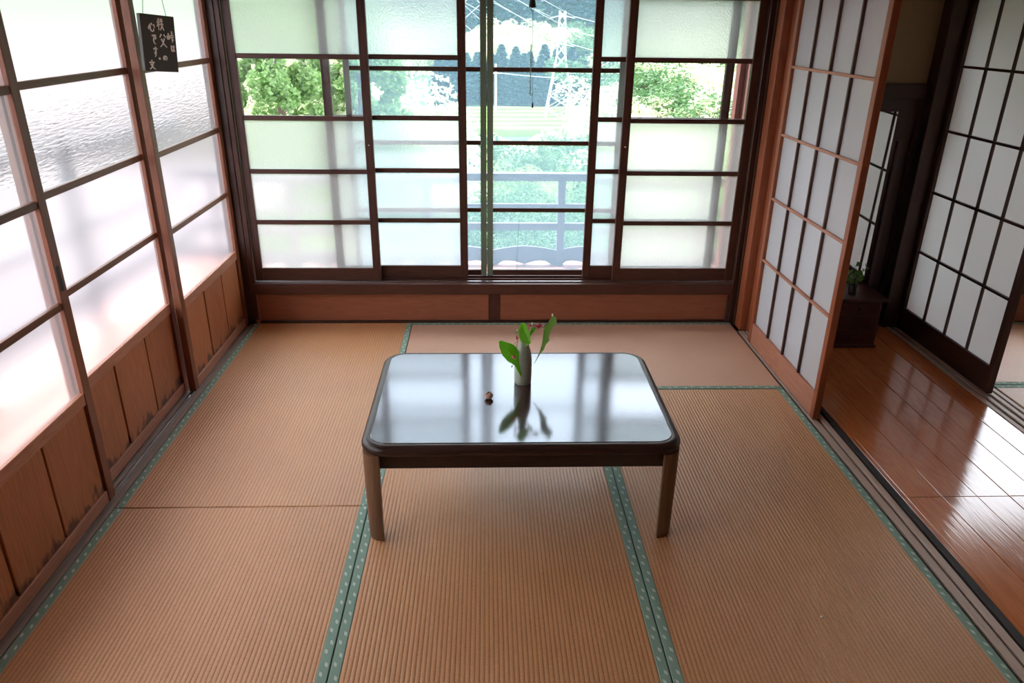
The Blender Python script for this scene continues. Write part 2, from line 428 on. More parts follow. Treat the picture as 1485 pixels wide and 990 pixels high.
mat(.894, 1.804, -2.64, -.842, 'Y', 'tan tatami mat in the middle, under the low table')
mat(1.804, W, -2.64, -.842, 'Y', 'tan tatami mat along the corridor sill, with a white speck on it')
mat(.894, W, -3.52, -2.64, 'X', 'tatami mat lying crosswise at the viewer end of the room')
fl2 = box('floor_rear', (0, -5.25, -.055), (W, -3.522, -.002), M['floorboard'], bev=0)
tag(fl2, 'brown board floor behind the viewer', 'floor', kind='structure')

# ------------------------------------------------------------------ glazed sliding doors on the left wall
ROWS = [.436, .745, 1.07, 1.40, 1.70]
def glazed_door(n, y0, y1, xf, label, pull=None):
    th = .030; x0 = xf - th; sw = .042
    d = root('door_%d' % n, ((x0 + xf) / 2, (y0 + y1) / 2, 0), label, 'sliding door', 'glazed sliding doors', 'structure')
    for a, b in ((y0, y0 + sw), (y1 - sw, y1)): box('stile', (x0, a, .001), (xf, b, 1.744), M['doorZ'], d)
    a, b = y0 + sw, y1 - sw
    box('bottom_rail', (x0 + .003, a, .001), (xf - .003, b, .048), M['railY'], d)
    box('lock_rail', (x0 + .002, a, .392), (xf - .002, b, .436), M['railY'], d)
    box('top_rail', (x0 + .002, a, 1.70), (xf - .002, b, 1.744), M['doorY'], d)
    for z in ROWS[1:4]: box('glazing_bar', (x0 + .004, a, z - .012), (xf - .004, b, z + .012), M['doorY'], d)
    for i in range(4):
        z0 = ROWS[i] + (.012 if i else 0); z1 = ROWS[i + 1] - (.012 if i < 3 else 0)
        pane('pane', (xf - .019, a - .003, z0 - .003), (xf - .015, b + .003, z1 + .003), M['reed' if i == 2 else 'frostL'], d, (1, 0, 0))
    w = (b - a) / 3
    for i in range(3):
        xo = (0, .0015, .0005)[i]
        box('board', (xf - .022 + xo, a + w * i + .005, .046), (xf - .010 + xo, a + w * (i + 1) - .005, .394), M['board'], d, .002)
    box('backing_board', (xf - .026, a, .046), (xf - .0225, b, .394), M['groove'], d, 0)
    if pull: box('finger_pull', (xf - .006, pull - .010, .79), (xf + .0008, pull + .010, .875), M['iron'], d)
    return d
glazed_door(1, -2.545, -1.662, -.030, 'glazed wooden sliding door at the viewer end, cut by the picture edge', pull=-1.686)
glazed_door(2, -1.700, -.805, -.075, 'glazed wooden sliding door set back on the outer track, stained boards at its foot')
glazed_door(3, -.842, -.002, -.030, 'glazed wooden sliding door by the corner post, behind the hanging sign')
glazed_door(4, -3.42, -2.52, -.075, 'glazed wooden sliding door behind the viewer on the outer track')
box('end_wall', (-.12, -5.3, -.012), (-.05, -3.42, 1.745), M['plaster'], wl, 0)

# ------------------------------------------------------------------ sliding window panels at the back
WROWS = [.318, .577, .850, 1.122, 1.42, 1.70]
def window_panel(n, x0, x1, y0, label, sash='frame', group='sliding window panels'):
    th = .030; y1 = y0 + th; sw = .042
    d = root('window_%d' % n, ((x0 + x1) / 2, y0 + th / 2, .245), label, 'window', group, 'structure')
    for a, b in ((x0, x0 + sw), (x1 - sw, x1)): box('stile', (a, y0, .246), (b, y1, 1.744), M[sash + 'Z'], d)
    a, b = x0 + sw, x1 - sw
    box('bottom_rail', (a, y0 + .002, .246), (b, y1 - .002, .318), M[sash + 'X'], d)
    box('top_rail', (a, y0 + .002, 1.70), (b, y1 - .002, 1.744), M[sash + 'X'], d)
    for z in WROWS[1:5]: box('glazing_bar', (a, y0 + .004, z - .012), (b, y1 - .004, z + .012), M[sash + 'X'], d)
    for i in range(5):
        z0 = WROWS[i] + (.012 if i else 0); z1 = WROWS[i + 1] - (.012 if i < 4 else 0)
        lo, hi = (a - .003, y0 + .013, z0 - .003), (b + .003, y0 + .017, z1 + .003)
        if i == 3: box('pane', lo, hi, M['clear'], d, 0)
        else: pane('pane', lo, hi, M['frost'], d, (0, -1, 0))
    ring = obj('screw_lock', _disc(), M['metal'], d, Vector(((x1 - sw / 2) if n in (1,) else (x0 + sw / 2), y0 - .001, .99)) - Vector(d.location)) if n in (1, 4) else None
    return d
def _disc():
    bm = bmesh.new(); lathe(bm, [(.002, .0), (.0045, .0), (.0045, .004), (.002, .005)], 10)
    bmesh.ops.rotate(bm, verts=bm.verts[:], cent=(0, 0, 0), matrix=Matrix.Rotation(math.pi / 2, 3, 'X')); return bm
window_panel(1, .031, .727, .030, 'brown framed window panel on the inner track beside the sliding doors')
window_panel(2, .478, 1.214, .078, 'brown framed window panel slid half behind the one by the sliding doors')
window_panel(3, 1.866, 2.600, .078, 'brown framed window panel slid half behind the one by the lattice doors')
window_panel(4, 2.030, 2.717, .030, 'brown framed window panel on the inner track beside the lattice doors')

def screen(n, x0, x1, label, sl_, sr_):
    y0, y1 = .126, .146
    d = root('window_%d' % n, ((x0 + x1) / 2, .136, .245), label, 'insect screen', 'insect screens', 'structure')
    box('stile', (x0, y0, .22), (x0 + .032, y1, 1.744), M[sl_], d); box('stile', (x1 - .032, y0, .22), (x1, y1, 1.744), M[sr_], d)
    a, b = x0 + .032, x1 - .032
    box('bottom_rail', (a, y0 + .002, .246), (b, y1 - .002, .278), M['frameX'], d)
    for z in (.626, .991, 1.363): box('cross_bar', (a, y0 + .003, z - .011), (b, y1 - .003, z + .011), M['frameX'], d)
    bm = bmesh.new()
    vs = [bm.verts.new(v) for v in ((a, .136, .27), (b, .136, .27), (b, .136, 1.744), (a, .136, 1.744))]
    bm.faces.new(vs); bmesh.ops.translate(bm, verts=vs, vec=-Vector(d.location))
    obj('mesh', bm, M['mesh'], d)
screen(5, .582, 1.319, 'insect screen behind the sliding-door side of the window', 'greyframe', 'screenframe')
screen(6, 1.323, 2.046, 'insect screen behind the lattice-door side of the window', 'screenframe', 'greyframe')

# ------------------------------------------------------------------ paper lattice doors
def lattice_door(n, y0, y1, x0, label, wd_='jamb', face=-1, bars=(.47, .79, 1.102, 1.412), foot=.116, cols=4, lat='frame'):
    th = .030; x1 = x0 + th; sw = .034
    d = root('door_%d' % n, ((x0 + x1) / 2, (y0 + y1) / 2, 0), label, 'lattice door', 'paper lattice doors', 'structure')
    for a, b in ((y0, y0 + sw), (y1 - sw, y1)): box('stile', (x0, a, .001), (x1, b, 1.744), M[wd_ + 'Z'], d)
    a, b = y0 + sw, y1 - sw
    box('foot_board', (x0 + .002, a, .001), (x1 - .002, b, foot), M['railY'] if wd_ == 'jamb' else M[wd_ + 'Y'], d)
    box('top_rail', (x0 + .002, a, 1.715), (x1 - .002, b, 1.744), M[wd_ + 'Y'], d)
    zs = [foot] + list(bars) + [1.715]
    ys = [a + (b - a) * i / cols for i in range(cols + 1)]
    xi0, xi1 = (x0 + .003, x0 + .016) if face < 0 else (x1 - .016, x1 - .003)
    for z in bars: box('cross_bar', (xi0 - .001, a, z - .006), (xi1, b, z + .006), M['railY'] if wd_ == 'jamb' else M['darkY'], d, .001)
    for y in ys[1:-1]: box('upright_bar', (xi0, y - .0055, foot), (xi1, y + .0055, 1.715), M[lat + 'Z'], d, .001)  # darker wood here carries the shade on the uprights' sides
    xp0, xp1 = (x0 + .017, x0 + .019) if face < 0 else (x1 - .019, x1 - .017)
    for i in range(cols):
        for k in range(5):
            pane('paper', (xp0, ys[i], zs[k]), (xp1, ys[i + 1], zs[k + 1]), M['paper'], d, (face, 0, 0))
    return d
lattice_door(7, -1.142, -.262, 2.748, 'reddish wooden paper lattice door between tatami room and corridor')
lattice_door(8, -.99, -.113, 2.790, 'paper lattice door stacked behind the reddish one on the outer track')
lattice_door(9, -.905, -.062, 3.680, 'dark wooden paper lattice door across the corridor', 'dark', bars=(.46, .784, 1.10, 1.412), foot=.127, lat='dark')

# ------------------------------------------------------------------ corridor
cf = root('floor_corridor', (3.24, -2.5, -.05), 'glossy varnished orange-brown board floor of the corridor', 'floor', kind='structure')
xs = [2.848, 2.868, 3.002, 3.136, 3.258, 3.380, 3.505, 3.618]
for i in range(len(xs) - 1):
    for (a, b) in ((-5.2, -1.717), (-1.717, -.02)):
        box('plank', (xs[i] + .0011, a + .0012, -.05), (xs[i + 1] - .0011, b - .0012, -.004 - .0006 * (i % 2)), M['floorboard'], cf, .0012)
p = root('trim_7', (3.7, -2, 0), 'worn door sill with tracks across the corridor', 'sill', kind='structure')
box('sill_board', (3.62, -5.2, -.05), (3.765, -.002, -.012), M['sillY'], p)
for x in (3.634, 3.675, 3.716, 3.752): box('ridge', (x - .011, -5.2, -.012), (x + .011, -.06, -.002), M['ridgeY'], p, .001)
p = root('trim_8', (3.66, 0, 0), 'dark wooden post at the end of the corridor', 'post', kind='structure')
box('post', (3.60, -.058, -.05), (3.78, .12, 2.42), M['darkZ'], p, .003)
we = root('wall_end', (3.2, .05, 0), 'dark panelled corridor end wall with beige plaster above', 'wall', kind='structure')
box('plaster', (2.85, .03, 1.32), (3.60, .08, 2.42), M['beige'], we, 0)
box('lintel', (2.85, .0, 1.245), (3.60, .05, 1.32), M['darkX'], we)
for i in range(3): box('panel', (2.85 + .25 * i + .002, .02, -.05), (2.85 + .25 * (i + 1) - .002, .04, 1.245), M['darkZ'], we)
for x in (2.86, 3.10, 3.35, 3.585): box('batten', (x - .012, .006, -.05), (x + .012, .02, 1.245), M['darkZ'], we)
p = root('wall_corridor', (3.7, -2, 1.75), 'wall above the dark lattice door across the corridor', 'wall', kind='structure')
box('upper_wall', (3.68, -5.3, 1.86), (3.74, -.058, 2.42), M['plaster'], p, 0)
box('lintel', (3.66, -5.3, 1.745), (3.765, -.058, 1.86), M['darkY'], p)
box('near_wall', (3.68, -5.3, -.012), (3.74, -3.2, 1.745), M['plaster'], p, 0)

# room beyond the corridor: mats and the same window front
mat(3.77, 5.6, -.812, .004, 'X', 'pale tatami mat under the window of the room across the corridor', 'tatami mats across the corridor')
mat(3.77, 5.6, -1.72, -.812, 'X', 'second tatami mat from the window in the room across the corridor', 'tatami mats across the corridor')
mat(3.77, 5.6, -2.63, -1.72, 'X', 'third tatami mat from the window in the room across the corridor', 'tatami mats across the corridor')
mat(3.77, 5.6, -3.54, -2.63, 'X', 'fourth tatami mat from the window in the room across the corridor', 'tatami mats across the corridor')
p = root('wall_far', (4.9, .06, 0), 'low board wall under the window across the corridor', 'wall', kind='structure')
box('kick_board', (3.78, .02, .0), (6.3, .05, .178), M['kick'], p)
box('sill_board', (3.78, -.012, .178), (6.3, .19, .245), M['frameX'], p)
box('upper_wall', (3.78, .03, 1.745), (6.3, .10, 2.42), M['plaster'], p, 0)
box('outer_wall', (5.62, -5.3, -.05), (5.68, .02, 2.42), M['plaster'], p, 0)
window_panel(7, 3.79, 4.42, .030, 'window panel across the corridor, nearest the dark post')
window_panel(8, 5.01, 5.62, .030, 'window panel across the corridor, beyond the open gap')
# ------------------------------------------------------------------ low table
def lacquer():
    m, nt, out = new_mat('dark lacquered table top')
    tc = N(nt, 'ShaderNodeTexCoord'); mp = N(nt, 'ShaderNodeMapping'); mp.inputs['Scale'].default_value = (5, 90, 5)
    nt.links.new(tc.outputs['Object'], mp.inputs['Vector'])
    nz = N(nt, 'ShaderNodeTexNoise'); nz.inputs['Scale'].default_value = 1.2; nz.inputs['Detail'].default_value = 5
    nt.links.new(mp.outputs[0], nz.inputs['Vector'])
    p = N(nt, 'ShaderNodeBsdfPrincipled', Roughness=.16)
    p.inputs['IOR'].default_value = 2.5
    p.inputs['Specular Tint'].default_value = (.80, .89, 1, 1)  # bluish cast of the window reflection put into the specular tint
    nt.links.new(mixcol(nt, nz.outputs['Fac'], srgb(44, 26, 22), srgb(74, 46, 38)), p.inputs['Base Color'])
    n2 = N(nt, 'ShaderNodeTexNoise'); n2.inputs['Scale'].default_value = 60; n2.inputs['Detail'].default_value = 3
    nt.links.new(tc.outputs['Object'], n2.inputs['Vector'])
    rg = N(nt, 'ShaderNodeMapRange'); rg.inputs['To Min'].default_value = .09; rg.inputs['To Max'].default_value = .15
    nt.links.new(n2.outputs['Fac'], rg.inputs['Value']); nt.links.new(rg.outputs[0], p.inputs['Roughness'])
    bp = N(nt, 'ShaderNodeBump'); bp.inputs['Strength'].default_value = .03; bp.inputs['Distance'].default_value = .0004
    nt.links.new(nz.outputs['Fac'], bp.inputs['Height']); nt.links.new(bp.outputs[0], p.inputs['Normal'])
    nt.links.new(p.outputs[0], out.inputs[0]); return m
M['lacquer'] = lacquer()
M['tabledark'] = wood('dark table wood', srgb(40, 24, 20), srgb(62, 40, 32), 'X', .35)
M['tableleg'] = wood('brown table leg wood', srgb(92, 64, 46), srgb(122, 88, 64), 'Z', .4)

def rrect(x0, x1, y0, y1, r, seg=8):
    pts = []
    for cx, cy, a0 in ((x1 - r, y1 - r, 0), (x0 + r, y1 - r, 90), (x0 + r, y0 + r, 180), (x1 - r, y0 + r, 270)):
        for k in range(seg + 1):
            a = math.radians(a0 + 90 * k / seg); pts.append((cx + r * math.cos(a), cy + r * math.sin(a)))
    return pts
TC = Vector((1.4295, -1.5835, 0))
tb = root('low_table', TC, 'low dark lacquered table with rounded corners on the tatami', 'table')
def ring_solid(rings, cap_bottom=True, cap_top=True):
    bm = bmesh.new(); rv = []
    for (x0, x1, y0, y1, r, z) in rings:
        rv.append([bm.verts.new((x - TC.x, y - TC.y, z)) for x, y in rrect(x0, x1, y0, y1, r)])
    n = len(rv[0])
    for a, b in zip(rv, rv[1:]):
        for k in range(n): bm.faces.new((a[k], a[(k + 1) % n], b[(k + 1) % n], b[k]))
    if cap_bottom: bm.faces.new(rv[0][::-1])
    if cap_top: bm.faces.new(rv[-1])
    return bm
X0, X1, Y0, Y1, RR = .911, 1.948, -1.956, -1.212, .085
def ins(i, z): return (X0 + i, X1 - i, Y0 + i, Y1 - i, RR - i * .9, z)
obj('rim', ring_solid([ins(.02, .329), ins(.006, .333), ins(.0005, .341), ins(.0, .348), ins(.002, .356), ins(.008, .362), ins(.016, .3655), ins(.026, .3665), ins(.029, .3645)], True, True), M['tabledark'], tb, smooth=True)
o = obj('top_panel', ring_solid([ins(.0285, .3643), ins(.0295, .3668), ins(.031, .3674)], False, True), M['lacquer'], tb)
ax0, ax1, ay0, ay1 = .955, 1.905, -1.925, -1.245
for lo, hi, mt in (((ax0, ay0, .272), (ax1, ay0 + .022, .324), 'X'), ((ax0, ay1 - .022, .272), (ax1, ay1, .324), 'X'),
                   ((.932, -1.89, .272), (.954, -1.28, .324), 'Y'), ((1.906, -1.89, .272), (1.928, -1.28, .324), 'Y')):
    box('apron', lo, hi, M['tabledark'], tb, .002)
box('underframe', (.97, -1.91, .30), (1.89, -1.26, .326), M['groove'], tb, 0)
def leg_outline():
    r, t, L = .055, .020, .058; pts = []
    for k in range(9):
        a = math.radians(180 + 90 * k / 8); pts.append((r + r * math.cos(a), r + r * math.sin(a)))
    pts += [(L, 0), (L, t)]
    for k in range(6):
        a = math.radians(270 - 90 * k / 5); pts.append((r + (r - t) * math.cos(a), r + (r - t) * math.sin(a)))
    pts += [(t, L), (0, L)]
    return pts
for cx, sx in ((.916, 1), (1.943, -1)):
    for cy, sy in ((-1.948, 1), (-1.222, -1)):
        bm = bmesh.new(); o2 = leg_outline(); rv = []
        for z, s in ((0.0012, .90), (.006, .92), (.20, .98), (.3295, 1.0)):
            rv.append([bm.verts.new((cx + sx * (.004 * (1 - s) * 10 + u * s) - TC.x, cy + sy * (.004 * (1 - s) * 10 + v * s) - TC.y, z)) for u, v in o2])
        n = len(o2)
        for a, b in zip(rv, rv[1:]):
            for k in range(n): bm.faces.new((a[k], a[(k + 1) % n], b[(k + 1) % n], b[k]))
        bm.faces.new(rv[0][::-1]); bm.faces.new(rv[-1])
        obj('leg', bm, M['tableleg'], tb)

# ------------------------------------------------------------------ vase with leafy sprig
TZ = .3676
VX, VY = 1.449, -1.500
M['celadon'] = plain('grey green glazed ceramic', srgb(160, 162, 142), .3, .5, noise=.06, nscale=40)
M['leaf'] = leafy('fresh green leaf', srgb(124, 200, 50), srgb(170, 224, 90), .5, .45)
M['leafdull'] = leafy('pale leaf', srgb(160, 196, 110), srgb(190, 212, 150), .5, .5)
M['stem'] = plain('reddish stem', srgb(140, 60, 50), .6)
M['pink'] = plain('pink bud', srgb(214, 92, 108), .6, noise=.2, nscale=200)
M['white'] = plain('whitish tip', srgb(226, 226, 210), .6)
bm = bmesh.new()
prof = [(.0, .0), (.028, .0), (.031, .003), (.0318, .03), (.0322, .07), (.0318, .095), (.029, .118), (.0235, .140), (.0175, .160), (.0145, .176), (.0142, .190), (.0155, .196), (.013, .196), (.012, .18), (.013, .16), (.0, .15)]
lathe(bm, prof, 28)
bmesh.ops.remove_doubles(bm, verts=bm.verts[:], dist=1e-5)
vs = obj('bud_vase', bm, M['celadon'], None, (VX, VY, TZ), smooth=True)
tag(vs, 'small grey-green ceramic bottle vase standing on the low table', 'vase')
sp = root('leafy_sprig', (VX, VY, TZ + .16), 'green leaves and pink buds standing in the small vase', 'flower')
def P(u, v, dy=0.0):
    """outline units -> room position near the vase"""
    return Vector((VX + ((710 + u / 9) - 758) * .002444, VY + dy, .531 - ((450 + v / 9) - 497) * .00272)) - Vector(sp.location)
def leaf(pts, rib, mat, depth):
    bm = bmesh.new()
    vo = [bm.verts.new(P(u, v, depth(u, v))) for u, v in pts]
    n = len(vo); c = [bm.verts.new(P(u, v, depth(u, v) + .004)) for u, v in rib]
    # fan each outline edge to its nearest rib vertex
    near = [min(range(len(c)), key=lambda k: (P(*rib[k]) - P(*pts[i])).length) for i in range(n)]
    for i in range(n):
        j = (i + 1) % n; a, b = near[i], near[j]
        bm.faces.new((vo[i], vo[j], c[a]))
        if a != b and abs(a - b) == 1: bm.faces.new((c[a], vo[j], c[b]))
    o = obj('leaf', bm, mat, sp, smooth=False)
    s = o.modifiers.new('thick', 'SOLIDIFY'); s.thickness = .0008
    return o
leaf([(100, 345), (130, 335), (190, 355), (250, 385), (310, 430), (345, 480), (385, 545), (420, 600), (435, 640), (418, 700), (410, 760), (400, 830), (340, 720), (310, 660), (220, 610), (150, 530), (110, 430)],
     [(140, 370), (220, 470), (300, 570), (350, 670), (385, 770)], M['leaf'], lambda u, v: -.045 + (u - 260) * .00002 + max(0, (u - 200 - (v - 340) * .35)) * .00022)
leaf([(370, 190), (395, 158), (420, 145), (455, 165), (475, 205), (490, 240), (505, 285), (515, 320), (522, 385), (500, 398), (450, 385), (400, 370), (365, 310), (360, 240)],
     [(410, 190), (440, 250), (470, 310), (505, 375)], M['leaf'], lambda u, v: -.030 + (v - 260) * -.00008)
leaf([(820, 118), (850, 135), (870, 160), (880, 200), (860, 240), (830, 270), (805, 305), (790, 340), (775, 400), (785, 435), (735, 480), (722, 510), (715, 540), (680, 570), (640, 620), (605, 675), (570, 720), (620, 630), (660, 540), (680, 470), (690, 400), (697, 320), (702, 260), (760, 190)],
     [(820, 165), (780, 230), (745, 310), (725, 390), (700, 470), (672, 550), (620, 650)], M['leafdull'], lambda u, v: .01 + (u - 700) * .00012)
leaf([(560, 240), (595, 265), (585, 300), (560, 325), (525, 365), (517, 330), (530, 280)], [(560, 275), (540, 320)], M['leaf'], lambda u, v: .012)
leaf([(500, 400), (475, 395), (445, 425), (440, 452), (470, 448), (490, 425)], [(480, 415), (458, 435)], M['leafdull'], lambda u, v: -.022)
leaf([(320, 245), (345, 232), (365, 245), (345, 270), (322, 300)], [(345, 250), (333, 275)], M['leafdull'], lambda u, v: -.02)
for pts, r in (([(455, 480, .0), (440, 400, -.005), (415, 300, -.015), (400, 240, -.026)], .0016), ([(400, 300, -.015), (360, 360, -.02), (335, 440, -.035), (320, 500, -.045), (295, 550, -.05)], .0011),
               ([(450, 420, .0), (480, 300, .0), (510, 225, .005), (600, 215, .005), (700, 250, .01), (760, 195, .014)], .0013), ([(360, 370, -.02), (310, 410, -.03)], .001),
               ([(455, 520, .003), (520, 350, .01), (560, 290, .012)], .0012), ([(300, 655, -.045), (270, 672, -.048)], .0008)):
    bm = bmesh.new(); tube(bm, [P(u, v, d) for u, v, d in pts], r, 6); obj('stem', bm, M['stem'], sp, smooth=True)
for u, v, d, r, s in ((338, 340, -.022, .0045, (1, .9, 1.9)), (295, 545, -.051, .005, (1.2, .9, 1.3)), (322, 560, -.052, .004, (.8, .9, 1.4)), (275, 675, -.048, .003, (1, 1, 1)),
                      (512, 215, .004, .005, (1, .9, 1)), (600, 225, .006, .0055, (1.4, .9, .9)), (632, 205, .006, .005, (1.2, 1, .9)), (655, 225, .008, .006, (1, .9, 1.1)), (635, 245, .007, .005, (1.4, 1, .8))):
    bm = bmesh.new(); ball(bm, P(u, v, d), r, (1, 1, 1)); c = P(u, v, d)
    for q_ in bm.verts: q_.co = Vector([c[i] + (q_.co[i] - c[i]) * s[i] for i in range(3)])
    obj('bud', bm, M['pink'], sp, smooth=True)
for u, v, d in ((816, 105, .02), (545, 195, .004), (345, 245, -.021)):
    bm = bmesh.new(); c = P(u, v, d); ball(bm, c, .0035)
    for q_ in bm.verts: q_.co.z = c.z + (q_.co.z - c.z) * 1.6
    obj('blossom_tip', bm, M['white'], sp, smooth=True)

# little shell on the table
M['shell'] = plain('mottled shell', srgb(176, 140, 122), .5, noise=.45, nscale=160)
bm = bmesh.new(); ball(bm, (0, 0, .0118), .0150, (1.05, 1, .80), 18, 12)
for v in bm.verts:
    a = math.atan2(v.co.y, v.co.x); v.co.x *= 1 + .05 * math.sin(a * 5); v.co.y *= 1 + .05 * math.cos(a * 5 + 1)
    if v.co.z > .019: v.co.z -= .0022 * math.cos(a * 3)
zmin = min(v.co.z for v in bm.verts)
for v in bm.verts: v.co.z -= zmin
sh = root('shell', (1.323, -1.628, TZ), 'tiny mottled brown shell lying on the table top beside the vase', 'shell')
obj('body', bm, M['shell'], sh, smooth=True)
bm = bmesh.new(); lathe(bm, [(.0, 0), (.0045, 0), (.0035, .003), (.0, .004)], 10); obj('opening', bm, M['iron'], sh, (-.002, .002, .0215), smooth=True)

# white speck on the mat
bm = bmesh.new(); ball(bm, (0, 0, .003), .004, (1.2, .9, .75), 8, 6)
sk = obj('crumb', bm, M['white'], None, (2.296, -2.315, .0), smooth=True)
tag(sk, 'tiny white crumb lying on the tatami near the corridor sill', 'crumb')

# ------------------------------------------------------------------ hanging calligraphy sign
M['signwood'] = plain('dark slate wood', srgb(66, 58, 52), .55, noise=.3, nscale=45)
M['ink'] = plain('pale paint', srgb(250, 245, 234), .6)
A = math.radians(28)
sg = root('hanging_sign', (.006, -.846, 1.607), 'dark wooden sign with pale brush calligraphy hung on a chain by the sliding doors', 'sign')
du = Vector((math.sin(A), math.cos(A), 0)); nn = Vector((math.cos(A), -math.sin(A), 0)); dv = Vector((0, 0, 1))
tl = math.radians(4.5)
du2 = du * math.cos(tl) - dv * math.sin(tl); dv2 = du * math.sin(tl) + dv * math.cos(tl)
SW, SH, ST = .158, .207, .018
bm = bmesh.new(); bx(bm, (0, -SH, -ST), (SW, 0, 0), .0015)
for v in bm.verts: v.co = du2 * v.co.x + dv2 * v.co.y + nn * v.co.z
obj('board', bm, M['signwood'], sg)
CH = {
 'touge': [[(.2, .78), (.2, .3)], [(.05, .58), (.05, .28), (.36, .3)], [(.36, .6), (.36, .28)], [(.68, .97), (.68, .6)], [(.68, .8), (.86, .8)], [(.48, .6), (.96, .61)], [(.45, .44), (.98, .45)], [(.7, .45), (.7, .0)], [(.72, .3), (.9, .18)]],
 'ha': [[(.2, .9), (.14, .5), (.2, .1), (.28, .22)], [(.42, .7), (.92, .72)], [(.7, .92), (.68, .3), (.6, .12), (.45, .15), (.5, .28), (.7, .25), (.94, .08)]],
 'chichi': [[(.42, .95), (.15, .84)], [(.03, .66), (.5, .68)], [(.28, .88), (.28, .03)], [(.27, .62), (.04, .3)], [(.3, .58), (.46, .42)], [(.62, .92), (.52, .68)], [(.56, .76), (.93, .77)], [(.48, .52), (.98, .53)], [(.74, .97), (.73, .5), (.62, .2), (.46, .03)], [(.75, .5), (.85, .2), (1, .03)]],
 'fu': [[(.35, .95), (.12, .7)], [(.65, .95), (.9, .72)], [(.7, .65), (.45, .25), (.08, 0)], [(.3, .62), (.55, .28), (.95, 0)]],
 'no': [[(.5, .75), (.4, .35), (.2, .2), (.1, .4), (.2, .7), (.5, .85), (.8, .7), (.87, .4), (.6, .06)]],
 'kokoro': [[(.15, .6), (.06, .25)], [(.3, .8), (.35, .25), (.55, .08), (.78, .14), (.8, .38)], [(.5, .92), (.6, .68)], [(.8, .8), (.97, .45)]],
 'de': [[(.1, .85), (.87, .9), (.5, .65), (.4, .35), (.5, .1), (.78, .03)], [(.68, .6), (.78, .48)], [(.85, .7), (.95, .58)]],
 'su': [[(.06, .78), (.94, .81)], [(.55, 1), (.56, .4), (.42, .28), (.35, .42), (.48, .52), (.58, .4), (.5, .15), (.3, 0)]],
 'maru': [[(.5, .9), (.15, .5), (.5, .1), (.85, .5), (.5, .9)]],
 'bun': [[(.5, 1), (.53, .84)], [(.08, .72), (.92, .75)], [(.7, .72), (.45, .25), (.08, 0)], [(.3, .6), (.55, .28), (.95, 0)]],
}
for key, u, v, w, h in (('kokoro', .30, .78, .20, .17), ('de', .34, .57, .15, .17), ('su', .35, .35, .15, .18), ('maru', .45, .235, .06, .045), ('bun', .21, .12, .19, .17),
                        ('chichi', .56, .84, .21, .22), ('fu', .60, .56, .23, .24), ('no', .62, .25, .14, .10), ('touge', .84, .64, .21, .21), ('ha', .88, .43, .13, .13)):
    bm = bmesh.new()
    for st in CH[key]:
        # smooth the stroke and give it a brush-like width
        pts = [Vector(p_) for p_ in st]; fine = []
        for i in range(len(pts) - 1):
            for k in range(4):
                t = k / 4; a = pts[max(i - 1, 0)]; b = pts[i]; c = pts[i + 1]; d = pts[min(i + 2, len(pts) - 1)]
                fine.append(.5 * ((2 * b) + (c - a) * t + (2 * a - 5 * b + 4 * c - d) * t * t + (3 * b - a - 3 * c + d) * t ** 3))
        fine.append(pts[-1]); m_ = len(fine); L, R_ = [], []
        for i, p_ in enumerate(fine):
            d = fine[min(i + 1, m_ - 1)] - fine[max(i - 1, 0)]
            q_ = Vector(((u + (p_.x - .5) * w) * SW, (v - 1 + (p_.y - .5) * h) * SH))
            d2 = Vector((d.x * w * SW, d.y * h * SH)).normalized(); pr = Vector((-d2.y, d2.x))
            wd_ = .0027 * (1.15 - .55 * (i / (m_ - 1))) if key != 'maru' else .0015
            for lst, s in ((L, 1), (R_, -1)):
                e = q_ + pr * wd_ * s
                lst.append([bm.verts.new(du2 * e.x + dv2 * e.y + nn * z) for z in (.0002, .0012)])
        for i in range(m_ - 1):
            bm.faces.new((L[i][1], R_[i][1], R_[i + 1][1], L[i + 1][1])); bm.faces.new((L[i][0], L[i][1], L[i + 1][1], L[i + 1][0])); bm.faces.new((R_[i][0], R_[i + 1][0], R_[i + 1][1], R_[i][1]))
    obj('painted_character', bm, M['ink'], sg)
apex = du2 * (.058) + dv2 * .33 + nn * -.008
for s in (.022, .128):
    a = du2 * s + nn * -.008; b = apex; bm = bmesh.new(); n = 46
    for i in range(n):
        c = a.lerp(b, (i + .5) / n); r = bmesh.ops.create_circle(bm, segments=6, radius=.0023, cap_ends=False)
        d = (b - a).normalized(); side = du if i % 2 else nn
        a1 = d * .0042; a2 = side * .0020
        loop = [c + a1 * math.cos(t) + a2 * math.sin(t) for t in [2 * math.pi * k / 8 for k in range(8)]]
        bmesh.ops.delete(bm, geom=r['verts'], context='VERTS')
        rings = []
        for k in range(8):
            p0 = loop[k]; t_ = (loop[(k + 1) % 8] - loop[k - 1]).normalized(); e1 = t_.cross(side.cross(d)).normalized(); e2 = t_.cross(e1)
            rings.append([bm.verts.new(p0 + .0007 * (math.cos(z) * e1 + math.sin(z) * e2)) for z in (0, 2.09, 4.19)])
        for k in range(8):
            for z in range(3): bm.faces.new((rings[k][z], rings[k][(z + 1) % 3], rings[(k + 1) % 8][(z + 1) % 3], rings[(k + 1) % 8][z]))
    obj('chain', bm, M['iron'], sg)
bm = bmesh.new(); tube(bm, [apex + Vector((0, 0, -.002)), apex + Vector((0, 0, .012)), Vector((-.06, apex.y, apex.z + .015))], .002, 6); obj('hook', bm, M['iron'], sg)

